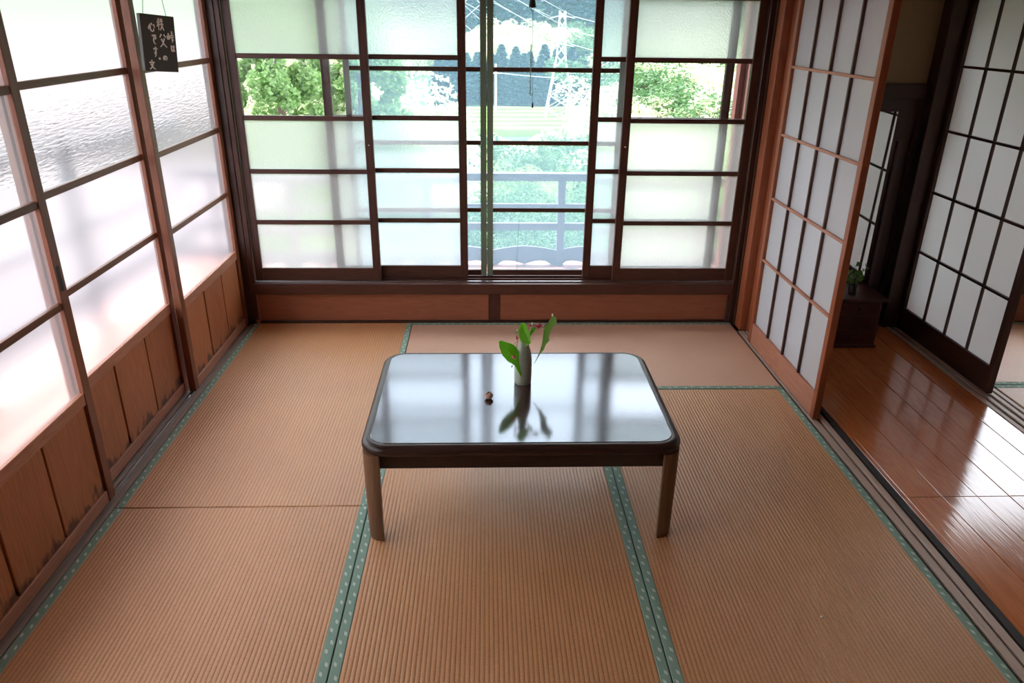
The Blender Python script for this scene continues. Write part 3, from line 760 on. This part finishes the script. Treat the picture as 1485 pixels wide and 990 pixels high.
# ------------------------------------------------------------------ hanging bell at the window
hb = root('wind_bell', (1.541, -.05, 1.655), 'small dark iron wind bell hanging before the open window', 'wind bell')
bm = bmesh.new(); lathe(bm, [(.0, .09), (.006, .088), (.009, .07), (.012, .04), (.0185, .004), (.0185, .0), (.015, .0), (.0, .03)], 16); obj('bell', bm, M['iron'], hb, smooth=True)
bm = bmesh.new()
res = [Vector((.0075 * math.cos(t), 0, -.008 + .0075 * math.sin(t))) for t in [2 * math.pi * k / 12 for k in range(13)]]
tube(bm, res, .0018, 6, cap=False); obj('ring', bm, M['iron'], hb, smooth=True)
bm = bmesh.new(); tube(bm, [(.002, 0, -.014), (.006, 0, -.20), (.010, 0, -.44)], .0010, 5); obj('cord', bm, M['iron'], hb)
bm = bmesh.new(); lathe(bm, [(.0, .0), (.0045, .0), (.0048, .006), (.003, .024), (.0, .025)], 10); obj('weight', bm, M['iron'], hb, (.0105, 0, -.462), smooth=True)
M['strip'] = plain('pale green paper strip', srgb(150, 190, 170), .7)
bm = bmesh.new(); bx(bm, (-.0045, -.0006, -.40), (.0005, .0006, -.165)); obj('paper_strip', bm, M['strip'], hb)
bm = bmesh.new(); tube(bm, [(0, 0, .089), (0, 0, .16)], .001, 5); obj('hanger', bm, M['iron'], hb)
bm = bmesh.new(); tube(bm, [(.013, 0, .36), (.006, -.001, .20), (.0, -.001, .0)], .0009, 5)
th = obj('loose_thread', bm, M['iron'], None, (1.484, .02, .246)); tag(th, 'thin dark thread hanging down to the window sill', 'thread')

# ------------------------------------------------------------------ dressing chest with mirror in the corridor
M['mirror'] = plain('silvered mirror', (.86, .88, .86, 1), .02, metallic=1)
for ax in 'XZ': M['chest' + ax] = wood('dark red brown chest ' + ax, srgb(58, 28, 26), srgb(80, 42, 38), ax, .35)
dc = root('dressing_chest', (3.19, -.21, -.004), 'small dark dressing chest with a tall mirror at the corridor end', 'chest')
box('carcass', (2.975, -.352, .012), (3.405, -.06, .262), M['chestX'], dc)
box('plinth', (2.965, -.360, -.0035), (3.415, -.055, .014), M['chestX'], dc)
box('chest_top', (2.955, -.372, .262), (3.428, -.05, .280), M['chestX'], dc, .003)
for i, (a, b) in enumerate(((.020, .098), (.104, .178), (.184, .256))):
    dr = box('drawer', (2.985, -.360, a), (3.395, -.351, b), M['chestX'], dc, .002)
    for x in (3.10, 3.28):
        bm = bmesh.new(); ball(bm, (0, 0, 0), .007, (1, 1.2, 1), 10, 7)
        k = obj('knob', bm, M['iron'], dr, Vector((x, -.365, (a + b) / 2)) - Vector(dc.location) - Vector(dr.location), smooth=True)
box('mirror_post', (3.010, -.120, .28), (3.026, -.090, 1.05), M['chestZ'], dc)
box('mirror_post', (3.432, -.120, .0), (3.448, -.090, 1.05), M['chestZ'], dc)
bm = bmesh.new(); top = [(3.03, .285), (3.425, .285), (3.425, 1.20)]
top += [(3.425 - .395 * k / 12, 1.205 + .012 * abs(math.sin(k * .9))) for k in range(1, 12)] + [(3.03, 1.20)]
extrude_poly(bm, [(u - dc.location.x, v - dc.location.z) for u, v in top], lambda u, v, t: Vector((u, t - dc.location.y - (v - .6) * .02, v)), -.102, -.085)
obj('mirror_frame', bm, M['chestZ'], dc)
bm = bmesh.new(); extrude_poly(bm, [(u - dc.location.x, v - dc.location.z) for u, v in ((3.045, .30), (3.412, .30), (3.402, 1.196), (3.045, 1.196))], lambda u, v, t: Vector((u, t - dc.location.y - (v - .6) * .02, v)), -.105, -.1022)
obj('mirror_glass', bm, M['mirror'], dc)
# glass with greenery on the chest
def real_glass():
    m, nt, out = new_mat('drinking glass')
    t = N(nt, 'ShaderNodeBsdfTransparent'); t.inputs['Color'].default_value = (.93, .95, .95, 1)
    g = N(nt, 'ShaderNodeBsdfGlossy'); g.inputs['Roughness'].default_value = .05
    fr = N(nt, 'ShaderNodeLayerWeight'); fr.inputs['Blend'].default_value = .35
    mx = N(nt, 'ShaderNodeMixShader'); nt.links.new(fr.outputs['Fresnel'], mx.inputs[0])
    nt.links.new(t.outputs[0], mx.inputs[1]); nt.links.new(g.outputs[0], mx.inputs[2]); nt.links.new(mx.outputs[0], out.inputs[0]); return m
M['tumbler'] = real_glass()
bm = bmesh.new(); lathe(bm, [(.0, 0), (.019, 0), (.021, .003), (.0245, .062), (.0235, .062), (.0195, .007), (.0, .006)], 20)
bmesh.ops.remove_doubles(bm, verts=bm.verts[:], dist=1e-5)
gl = obj('drinking_glass', bm, M['tumbler'], None, (3.255, -.305, .2764), smooth=True); tag(gl, 'small clear drinking glass on the dark dressing chest', 'glass')
gs = root('cut_greenery', (3.255, -.305, .29), 'sprig of dark green leaves standing in the drinking glass', 'plant')
M['darkleaf'] = leafy('dark leaf', srgb(92, 138, 64), srgb(140, 176, 96), .3)
rnd = random.Random(3)
for tipx, tipz, ty in ((-.045, .115, -.01), (-.01, .165, .0), (.05, .135, .01), (.01, .11, -.02), (-.03, .08, .015), (.025, .09, .0)):
    bm = bmesh.new(); tip = Vector((tipx, ty, tipz)); tube(bm, [(0, 0, .0), tip * .5 + Vector((0, 0, .015)), tip], .0012, 5); obj('stem', bm, M['darkleaf'], gs)
    for k in range(8):
        c = tip * (.5 + .5 * k / 7) + Vector((0, 0, .01)); d = Vector((rnd.uniform(-1, 1), rnd.uniform(-1, .6), rnd.uniform(-.2, .8))).normalized()
        s = d.cross(Vector((rnd.uniform(-1, 1), rnd.uniform(-1, 1), .3))).normalized(); L_ = rnd.uniform(.022, .034)
        bm = bmesh.new(); pts = [c, c + d * L_ * .35 + s * L_ * .32, c + d * L_ * .75 + s * L_ * .25, c + d * L_, c + d * L_ * .75 - s * L_ * .25, c + d * L_ * .35 - s * L_ * .32]
        bm.faces.new([bm.verts.new(q_) for q_ in pts]); obj('leaf', bm, M['darkleaf'], gs)

# ------------------------------------------------------------------ balcony outside
bf = root('floor_balcony', (1.3, .7, -.1), 'sunlit board deck of the balcony outside the window', 'floor', kind='structure')
for i in range(9):
    box('deck_board', (-1.3, .20 + .115 * i + .002, -.03), (6.2, .20 + .115 * (i + 1) - .002, .0), M['deck'], bf, .002)
bl = root('floor_veranda', (-.7, -2.5, -.1), 'sunlit board deck outside the sliding doors', 'floor', kind='structure')
for i in range(10):
    box('deck_board', (-1.3 + .115 * i + .002, -5.3, -.03), (-1.3 + .115 * (i + 1) - .002, .198, .0), M['deck'], bl, .002)
ev = root('roof_eave', (2, .8, 2.6), 'wooden eave sheltering the balcony', 'eave', kind='structure')  # unseen eave, its reach set to keep sun off the panes
box('soffit', (-1.5, .0, 2.62), (6.4, 1.55, 2.68), M['extX'], ev, 0); box('soffit', (-1.5, -5.3, 2.62), (-.1, 0, 2.68), M['extY'], ev, 0)
box('roof_cover', (-1.5, -5.4, 2.70), (6.5, 1.55, 2.80), M['extX'], ev, 0)
rl = root('balcony_railing', (1.82, 1.12, 0), 'wooden balcony railing in painted blue shade, with scalloped foot panels', 'railing')
for k in range(-3, 5): box('post', (1.812 + .91 * k, 1.095, 0), (1.862 + .91 * k, 1.145, .60), M['weatherZ'], rl)
for z0, z1, t in ((.598, .648, .035), (.409, .437, .015), (.253, .302, .018)): box('rail', (-1.2, 1.12 - t, z0), (6.0, 1.12 + t, z1), M['weatherX'], rl)
for k in range(-6, 8):
    a, b = 1.36 + .4725 * 0 + .455 * k, 1.36 + .455 * (k + 1); bm = bmesh.new(); pts = []
    for i in range(13):
        t = i / 12; pts.append((a + (b - a) * t, .106 + .030 * math.sin(math.pi * t)))
    for i in range(13):
        t = 1 - i / 12; e = min(t, 1 - t); pts.append((a + (b - a) * t, .004 + (.028 * math.sin(math.pi * min(1, e / .5)) if .12 < t < .88 else 0)))
    extrude_poly(bm, [(u - 1.82, v) for u, v in pts], lambda u, v, t: Vector((u, t, v)), -.010, .010)
    obj('scalloped_panel', bm, M['weatherX'], rl)
r2 = root('veranda_railing', (-1.15, -2.5, 0), 'wooden railing in painted blue shade on the veranda outside the sliding doors', 'railing')
for k in range(6): box('post', (-1.18, -5.0 + .98 * k, 0), (-1.12, -4.94 + .98 * k, 1.0), M['weatherZ'], r2)
for z0, z1 in ((.94, 1.0), (.55, .58), (.20, .26)): box('rail', (-1.18, -5.3, z0), (-1.12, 1.1, z1), M['weatherY'], r2)
ep = root('trim_9', (2.78, .42, 0), 'pinkish outside post with shutter box beside the balcony', 'post', kind='structure')
box('post', (2.722, .36, 0), (2.79, .43, 2.62), M['extZ'], ep); box('shutter_edge', (2.748, .25, 0), (2.80, .358, 2.62), M['postZ'], ep); box('casing', (2.728, .20, 0), (2.746, .246, 2.62), M['extZ'], ep)

# ------------------------------------------------------------------ valley: ground, trees, pylons
PROF = [(-8, -1.5), (1.3, -3.0), (6, -5.0), (14, -7.4), (30, -10.4), (60, -11.2), (74, -10.2), (84, -10.0), (97, -9.5), (101, -9.2), (118, -7.4), (140, -5.6), (180, -3.2), (225, -2), (300, 24), (450, 110), (620, 160)]
def ground_z(x, y):
    d = y + abs(x - 1.5) * .10 if y > 40 else y
    d = max(d, PROF[0][0])
    for (a, za), (b, zb) in zip(PROF, PROF[1:]):
        if d <= b: return za + (zb - za) * (d - a) / (b - a)
    return PROF[-1][1]
M['turf'] = leafy('hill scrub', srgb(52, 80, 60), srgb(92, 118, 76), .0, .9)
gx = [-400, -250, -160, -100, -70, -48, -32, -22, -15, -10, -6, -3, -1.4, 0, 3, 7, 12, 18, 26, 38, 55, 80, 120, 180, 260, 400]
gy = [-8, -4, 0, 1.3, 3, 6, 10, 14, 20, 30, 42, 52, 60, 68, 75, 85, 96, 100, 108, 118, 130, 140, 160, 180, 200, 225, 260, 300, 350, 400, 450, 530, 620]
bm = bmesh.new(); gv = {}
for i, x in enumerate(gx):
    for j, y in enumerate(gy):
        z = ground_z(x, y) + (random.uniform(-.4, .4) if 10 < y < 60 else 0) - (3 if -1.4 <= x <= 7 and y < 1 else 0)
        gv[i, j] = bm.verts.new((x, y, z))
for i in range(len(gx) - 1):
    for j in range(len(gy) - 1): bm.faces.new((gv[i, j], gv[i + 1, j], gv[i + 1, j + 1], gv[i, j + 1]))
gr = obj('ground_valley', bm, M['turf'], smooth=True); tag(gr, 'green valley floor and wooded hillside beyond the balcony', 'hillside', kind='structure')

def crown(kind, n, size, seed):
    r = random.Random(seed); me_v, me_f = [], []
    if kind == 'round':
        blobs = [(Vector((r.gauss(0, .17), r.gauss(0, .17), r.uniform(.38, .82))), r.uniform(.12, .22)) for _ in range(22)]
    elif kind == 'bush':
        blobs = [(Vector((r.gauss(0, .25), r.gauss(0, .25), r.uniform(.15, .7))), r.uniform(.14, .26)) for _ in range(20)]
    if kind == 'cypress':
        blobs = []
        for _ in range(150):
            h = r.random() ** .85; R = (1 - h) ** .6 * .17; a = r.uniform(0, 6.283); q = R * math.sqrt(r.uniform(.3, 1))
            blobs.append((Vector((q * math.cos(a), q * math.sin(a), .06 + h * .92)), r.uniform(.016, .034)))
    for i in range(n):
        if kind == 'conifer':
            h = r.random() ** .8; R = (1 - h) ** .75 * .20 + .01; a = r.uniform(0, 6.283); lay = .75 + .25 * math.sin(h * 55 + a * 2)
            rr = R * lay * math.sqrt(r.uniform(.25, 1)); c = Vector((rr * math.cos(a), rr * math.sin(a), .08 + h * .92 - rr * .35))
        else:
            b, br = blobs[r.randrange(len(blobs))]; d = Vector((r.gauss(0, 1), r.gauss(0, 1), r.gauss(0, 1))).normalized(); c = b + d * br * r.uniform(.7, 1)
        u = Vector((r.gauss(0, 1), r.gauss(0, 1), r.gauss(0, .7))).normalized(); w = u.cross(Vector((r.gauss(0, 1), r.gauss(0, 1), r.gauss(0, 1)))).normalized(); s = size * r.uniform(.6, 1.3)
        k = len(me_v); me_v += [c - u * s, c + w * s * .6, c + u * s, c - w * s * .6]; me_f.append((k, k + 1, k + 2, k + 3))
    me = bpy.data.meshes.new('crown_' + kind); me.from_pydata(me_v, [], me_f); return me
def trunk_mesh(r0, h):
    bm = bmesh.new(); tube(bm, [(0, 0, -.05), (0, 0, h * .5), (0.01, 0, h)], [r0, r0 * .75, r0 * .25], 7)
    me = bpy.data.meshes.new('trunk'); bm.to_mesh(me); bm.free(); me.materials.append(M['bark']); return me
M['bark'] = plain('bark', srgb(92, 72, 58), .9, noise=.3)
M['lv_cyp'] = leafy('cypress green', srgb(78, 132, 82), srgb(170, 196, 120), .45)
M['lv_pale'] = leafy('pale sunlit leaf', srgb(160, 176, 130), srgb(236, 236, 206), .4)  # glare of the sun and haze put into the leaf colour
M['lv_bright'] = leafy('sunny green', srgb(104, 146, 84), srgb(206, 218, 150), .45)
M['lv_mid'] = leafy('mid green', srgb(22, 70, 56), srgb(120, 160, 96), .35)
M['lv_dark'] = leafy('shaded blue green conifer', srgb(30, 66, 74), srgb(58, 98, 98), .15)  # shade of the slope and blue haze put into the leaf colour
CR = {}
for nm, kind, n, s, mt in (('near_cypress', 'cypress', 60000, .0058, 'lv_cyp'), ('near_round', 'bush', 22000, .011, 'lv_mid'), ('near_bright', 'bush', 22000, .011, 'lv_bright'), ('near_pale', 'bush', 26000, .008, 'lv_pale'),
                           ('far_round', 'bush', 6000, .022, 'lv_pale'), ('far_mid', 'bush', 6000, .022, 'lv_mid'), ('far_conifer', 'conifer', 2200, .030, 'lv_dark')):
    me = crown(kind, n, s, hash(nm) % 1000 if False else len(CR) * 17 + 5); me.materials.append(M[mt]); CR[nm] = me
TR = {'conifer': trunk_mesh(.014, .9), 'round': trunk_mesh(.024, .6)}
def tree(name, x, y, h, cr, label, group, wide=1.0, z=None):
    t = root(name, (x, y, ground_z(x, y) - .1 if z is None else z), label, 'tree', group)
    t.rotation_euler.z = random.uniform(0, 6.28); t.scale = (h * wide, h * wide, h)
    c = bpy.data.objects.new('crown', CR[cr]); link(c, t)
    k = bpy.data.objects.new('trunk', TR['conifer' if 'con' in cr or 'cyp' in cr else 'round']); link(k, t)
    return t
G1, G2, G3, G4, G5 = 'cypresses close to the house', 'trees on the slope below the balcony', 'dark conifers beyond the field', 'sunlit broadleaf trees behind the field', 'conifers on the far hillside'
for x, y, h, w in ((-3.0, 12.5, 11, .95), (-1.7, 15, 12, 1.0), (-3.1, 18, 13, 1.0)):
    tree('cypress_tree', x, y, h, 'near_cypress', 'green cypress tree close outside the window by the sliding doors', G1, w)
rn = random.Random(11)
for x, y, h in ((-6.6, 17, 12), (-5.2, 22, 13)): tree('broadleaf_tree', x, y, h, 'near_pale', 'tall pale yellow-green tree behind the cypresses outside the window', 'tall pale trees', 1.0)
for x, y, h in ((-.6, 15, 5.2), (1.0, 20, 5.6), (2.6, 17, 4.8), (4.6, 22, 6.0), (6.6, 18, 5.4), (3.2, 27, 6.0), (.6, 30, 6.2), (7, 30, 6.4), (9.6, 25, 6.4), (-2, 26, 6.4), (12.5, 31, 7), (5, 38, 5.6), (1.2, 42, 5.4), (10, 42, 6), (-3, 40, 7), (14, 44, 6.6)):
    b = rn.random() < .4
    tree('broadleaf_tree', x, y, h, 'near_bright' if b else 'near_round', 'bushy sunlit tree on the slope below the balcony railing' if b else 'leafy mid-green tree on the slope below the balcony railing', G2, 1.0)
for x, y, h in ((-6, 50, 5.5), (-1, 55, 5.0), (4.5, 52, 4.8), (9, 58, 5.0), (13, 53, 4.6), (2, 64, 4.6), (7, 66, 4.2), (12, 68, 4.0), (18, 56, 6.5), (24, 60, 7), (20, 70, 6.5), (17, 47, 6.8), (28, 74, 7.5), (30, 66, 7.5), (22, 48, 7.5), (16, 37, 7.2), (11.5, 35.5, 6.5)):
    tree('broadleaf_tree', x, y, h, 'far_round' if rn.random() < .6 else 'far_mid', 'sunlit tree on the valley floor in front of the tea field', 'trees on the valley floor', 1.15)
for k in range(26):
    x = -5 + k * .98 + rn.uniform(-.3, .3); tree('conifer_tree', x, 101.5 + (k % 2) * 4 + rn.uniform(0, 2), rn.uniform(6.0, 7.2), 'far_conifer', 'conifer in painted blue-green shade standing behind the bright field', G3, 1.7)
for k in range(34):
    x = -22 + k * 2.6 + rn.uniform(-1, 1); y = 122 + (k % 3) * 15 + rn.uniform(0, 8)
    if x > 22: y -= 14
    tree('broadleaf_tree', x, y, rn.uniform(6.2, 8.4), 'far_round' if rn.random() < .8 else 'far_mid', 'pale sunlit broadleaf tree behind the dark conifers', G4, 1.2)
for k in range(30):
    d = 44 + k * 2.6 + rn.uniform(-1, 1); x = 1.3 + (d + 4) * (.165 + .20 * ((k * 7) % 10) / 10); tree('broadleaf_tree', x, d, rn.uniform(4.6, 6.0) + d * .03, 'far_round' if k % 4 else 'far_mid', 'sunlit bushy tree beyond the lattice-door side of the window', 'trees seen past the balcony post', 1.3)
for k in range(72):
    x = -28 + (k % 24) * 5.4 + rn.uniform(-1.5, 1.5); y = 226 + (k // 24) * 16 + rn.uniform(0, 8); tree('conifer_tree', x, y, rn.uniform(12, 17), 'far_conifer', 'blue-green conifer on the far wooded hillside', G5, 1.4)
# tea field rows
M['tea'] = leafy('tea hedge', srgb(104, 132, 66), srgb(146, 168, 90), .2, .8)
tf = root('tea_field', (8, 80, -8.8), 'bright terraced tea field on the valley floor', 'field')
for k in range(6):
    y = 80 + k * 3.1; bm = bmesh.new(); n = 20; vs2 = []
    for i in range(n + 1):
        x = -22 + i * 3.2; z = ground_z(x, y) + 8.8
        vs2.append([bm.verts.new((x - 8, y - 80 + dy + .6 * math.sin(x * .15), z + dz + rn.uniform(-.06, .06))) for dy, dz in ((-.9, -.1), (-.7, .75), (0, .95), (.7, .75), (.9, -.1))])
    for i in range(n):
        for j in range(4): bm.faces.new((vs2[i][j], vs2[i + 1][j], vs2[i + 1][j + 1], vs2[i][j + 1]))
    obj('tea_row', bm, M['tea'], tf, smooth=True)
# pylons
M['galv'] = plain('galvanised steel', (.80, .82, .84, 1), .5)
def pylon(x, y, h, base, label):
    t = root('power_pylon', (x, y, ground_z(x, y) - .2), label, 'pylon', 'pylons in the valley')
    w = lambda z: (base * (1 - z / h * 1.25) if z < h * .62 else base * .225 * (1 - (z / h - .62) * 1.2)) * .5 + .12
    zs = [0, .14 * h, .27 * h, .39 * h, .5 * h, .62 * h, .72 * h, .82 * h, .92 * h, h]; cs = ((1, 1), (-1, 1), (-1, -1), (1, -1))
    for sx, sy in cs:
        bm = bmesh.new(); tube(bm, [(sx * w(z), sy * w(z), z) for z in zs], .05, 5); obj('leg', bm, M['galv'], t)
    for a, b in zip(zs, zs[1:]):
        for i in range(4):
            c, d = cs[i], cs[(i + 1) % 4]; bm = bmesh.new(); tube(bm, [(c[0] * w(a), c[1] * w(a), a), (d[0] * w(b), d[1] * w(b), b)], .022, 4); tube(bm, [(d[0] * w(a), d[1] * w(a), a), (c[0] * w(b), c[1] * w(b), b)], .022, 4)
            obj('cross_brace', bm, M['galv'], t)
    for z in (.70 * h, .82 * h, .94 * h):
        bm = bmesh.new(); s = base * .42
        tube(bm, [(-s, 0, z), (0, 0, z + .3), (s, 0, z)], .045, 5); obj('cross_arm', bm, M['galv'], t)
    return t
pylon(10.2, 89, 12.6, 3.4, 'lattice power pylon standing in the valley behind the wind bell')
pylon(-1.8, 190, 30, 6, 'lattice power pylon farther off beside the green screen stile')
up = root('utility_pole', (2.6, 92, ground_z(2.6, 92)), 'pale utility pole standing at the edge of the field', 'pole')
bm = bmesh.new(); tube(bm, [(0, 0, -.2), (0, 0, 6.4)], [.16, .11], 8); obj('mast', bm, M['galv'], up)
for z in (5.3, 5.9): box('cross_arm', (1.9, 91.95, up.location.z + z), (3.3, 92.05, up.location.z + z + .1), M['galv'], up, 0)
def wire(pts, r, label):
    a, b = Vector(pts[0]), Vector(pts[1]); bm = bmesh.new()
    tube(bm, [a.lerp(b, i / 12) - Vector((0, 0, pts[2] * 4 * (i / 12) * (1 - i / 12))) for i in range(13)], r, 4)
    o = obj('power_line', bm, M['galv']); tag(o, label, 'power line', 'power lines across the valley')
pz = ground_z(10.2, 89)
for k, (dz, s) in enumerate(((8.8, -1.4), (10.3, -1.4), (11.8, -1.4), (8.8, 1.4), (10.3, 1.4), (11.8, 1.4))):
    wire([(10.2 + s, 89, pz + dz), (-16 + s, 30, 8 + dz * .6), 1.2], .018, 'power line running from the pylon up over the house')
for k in range(3):
    wire([(10.2 + 1.4, 89, pz + 8.8 + 1.5 * k), (34, 50, -2 + 1.2 * k), 1.2], .018, 'power line running from the pylon down past the field')
for z in (5.35, 5.95): wire([(3.2, 92, up.location.z + z), (24, 95, up.location.z + z - .3), .5], .03, 'thin wire strung from the utility pole over the dark conifers')

M['gravel'] = plain('pale added gravel', srgb(104, 96, 97), .95, .2, noise=.15, nscale=3)
yd = box('ground_added_yard', (-45, -40, -.60), (-1.35, 7.5, -.45), M['gravel'], bev=0)  # made-up bright ground, added so the sliding-door panes look white
tag(yd, 'pale gravel yard added outside the sliding doors to brighten their panes', 'yard', kind='structure')
yt = box('ground_added_terrace', (-60, 7.5, -14), (-9.5, 75, -.45), M['gravel'], bev=0)  # made-up plateau, added to keep green out of the sliding-door panes
tag(yt, 'pale raised terrace added beyond the yard to whiten the door panes', 'terrace', kind='structure')
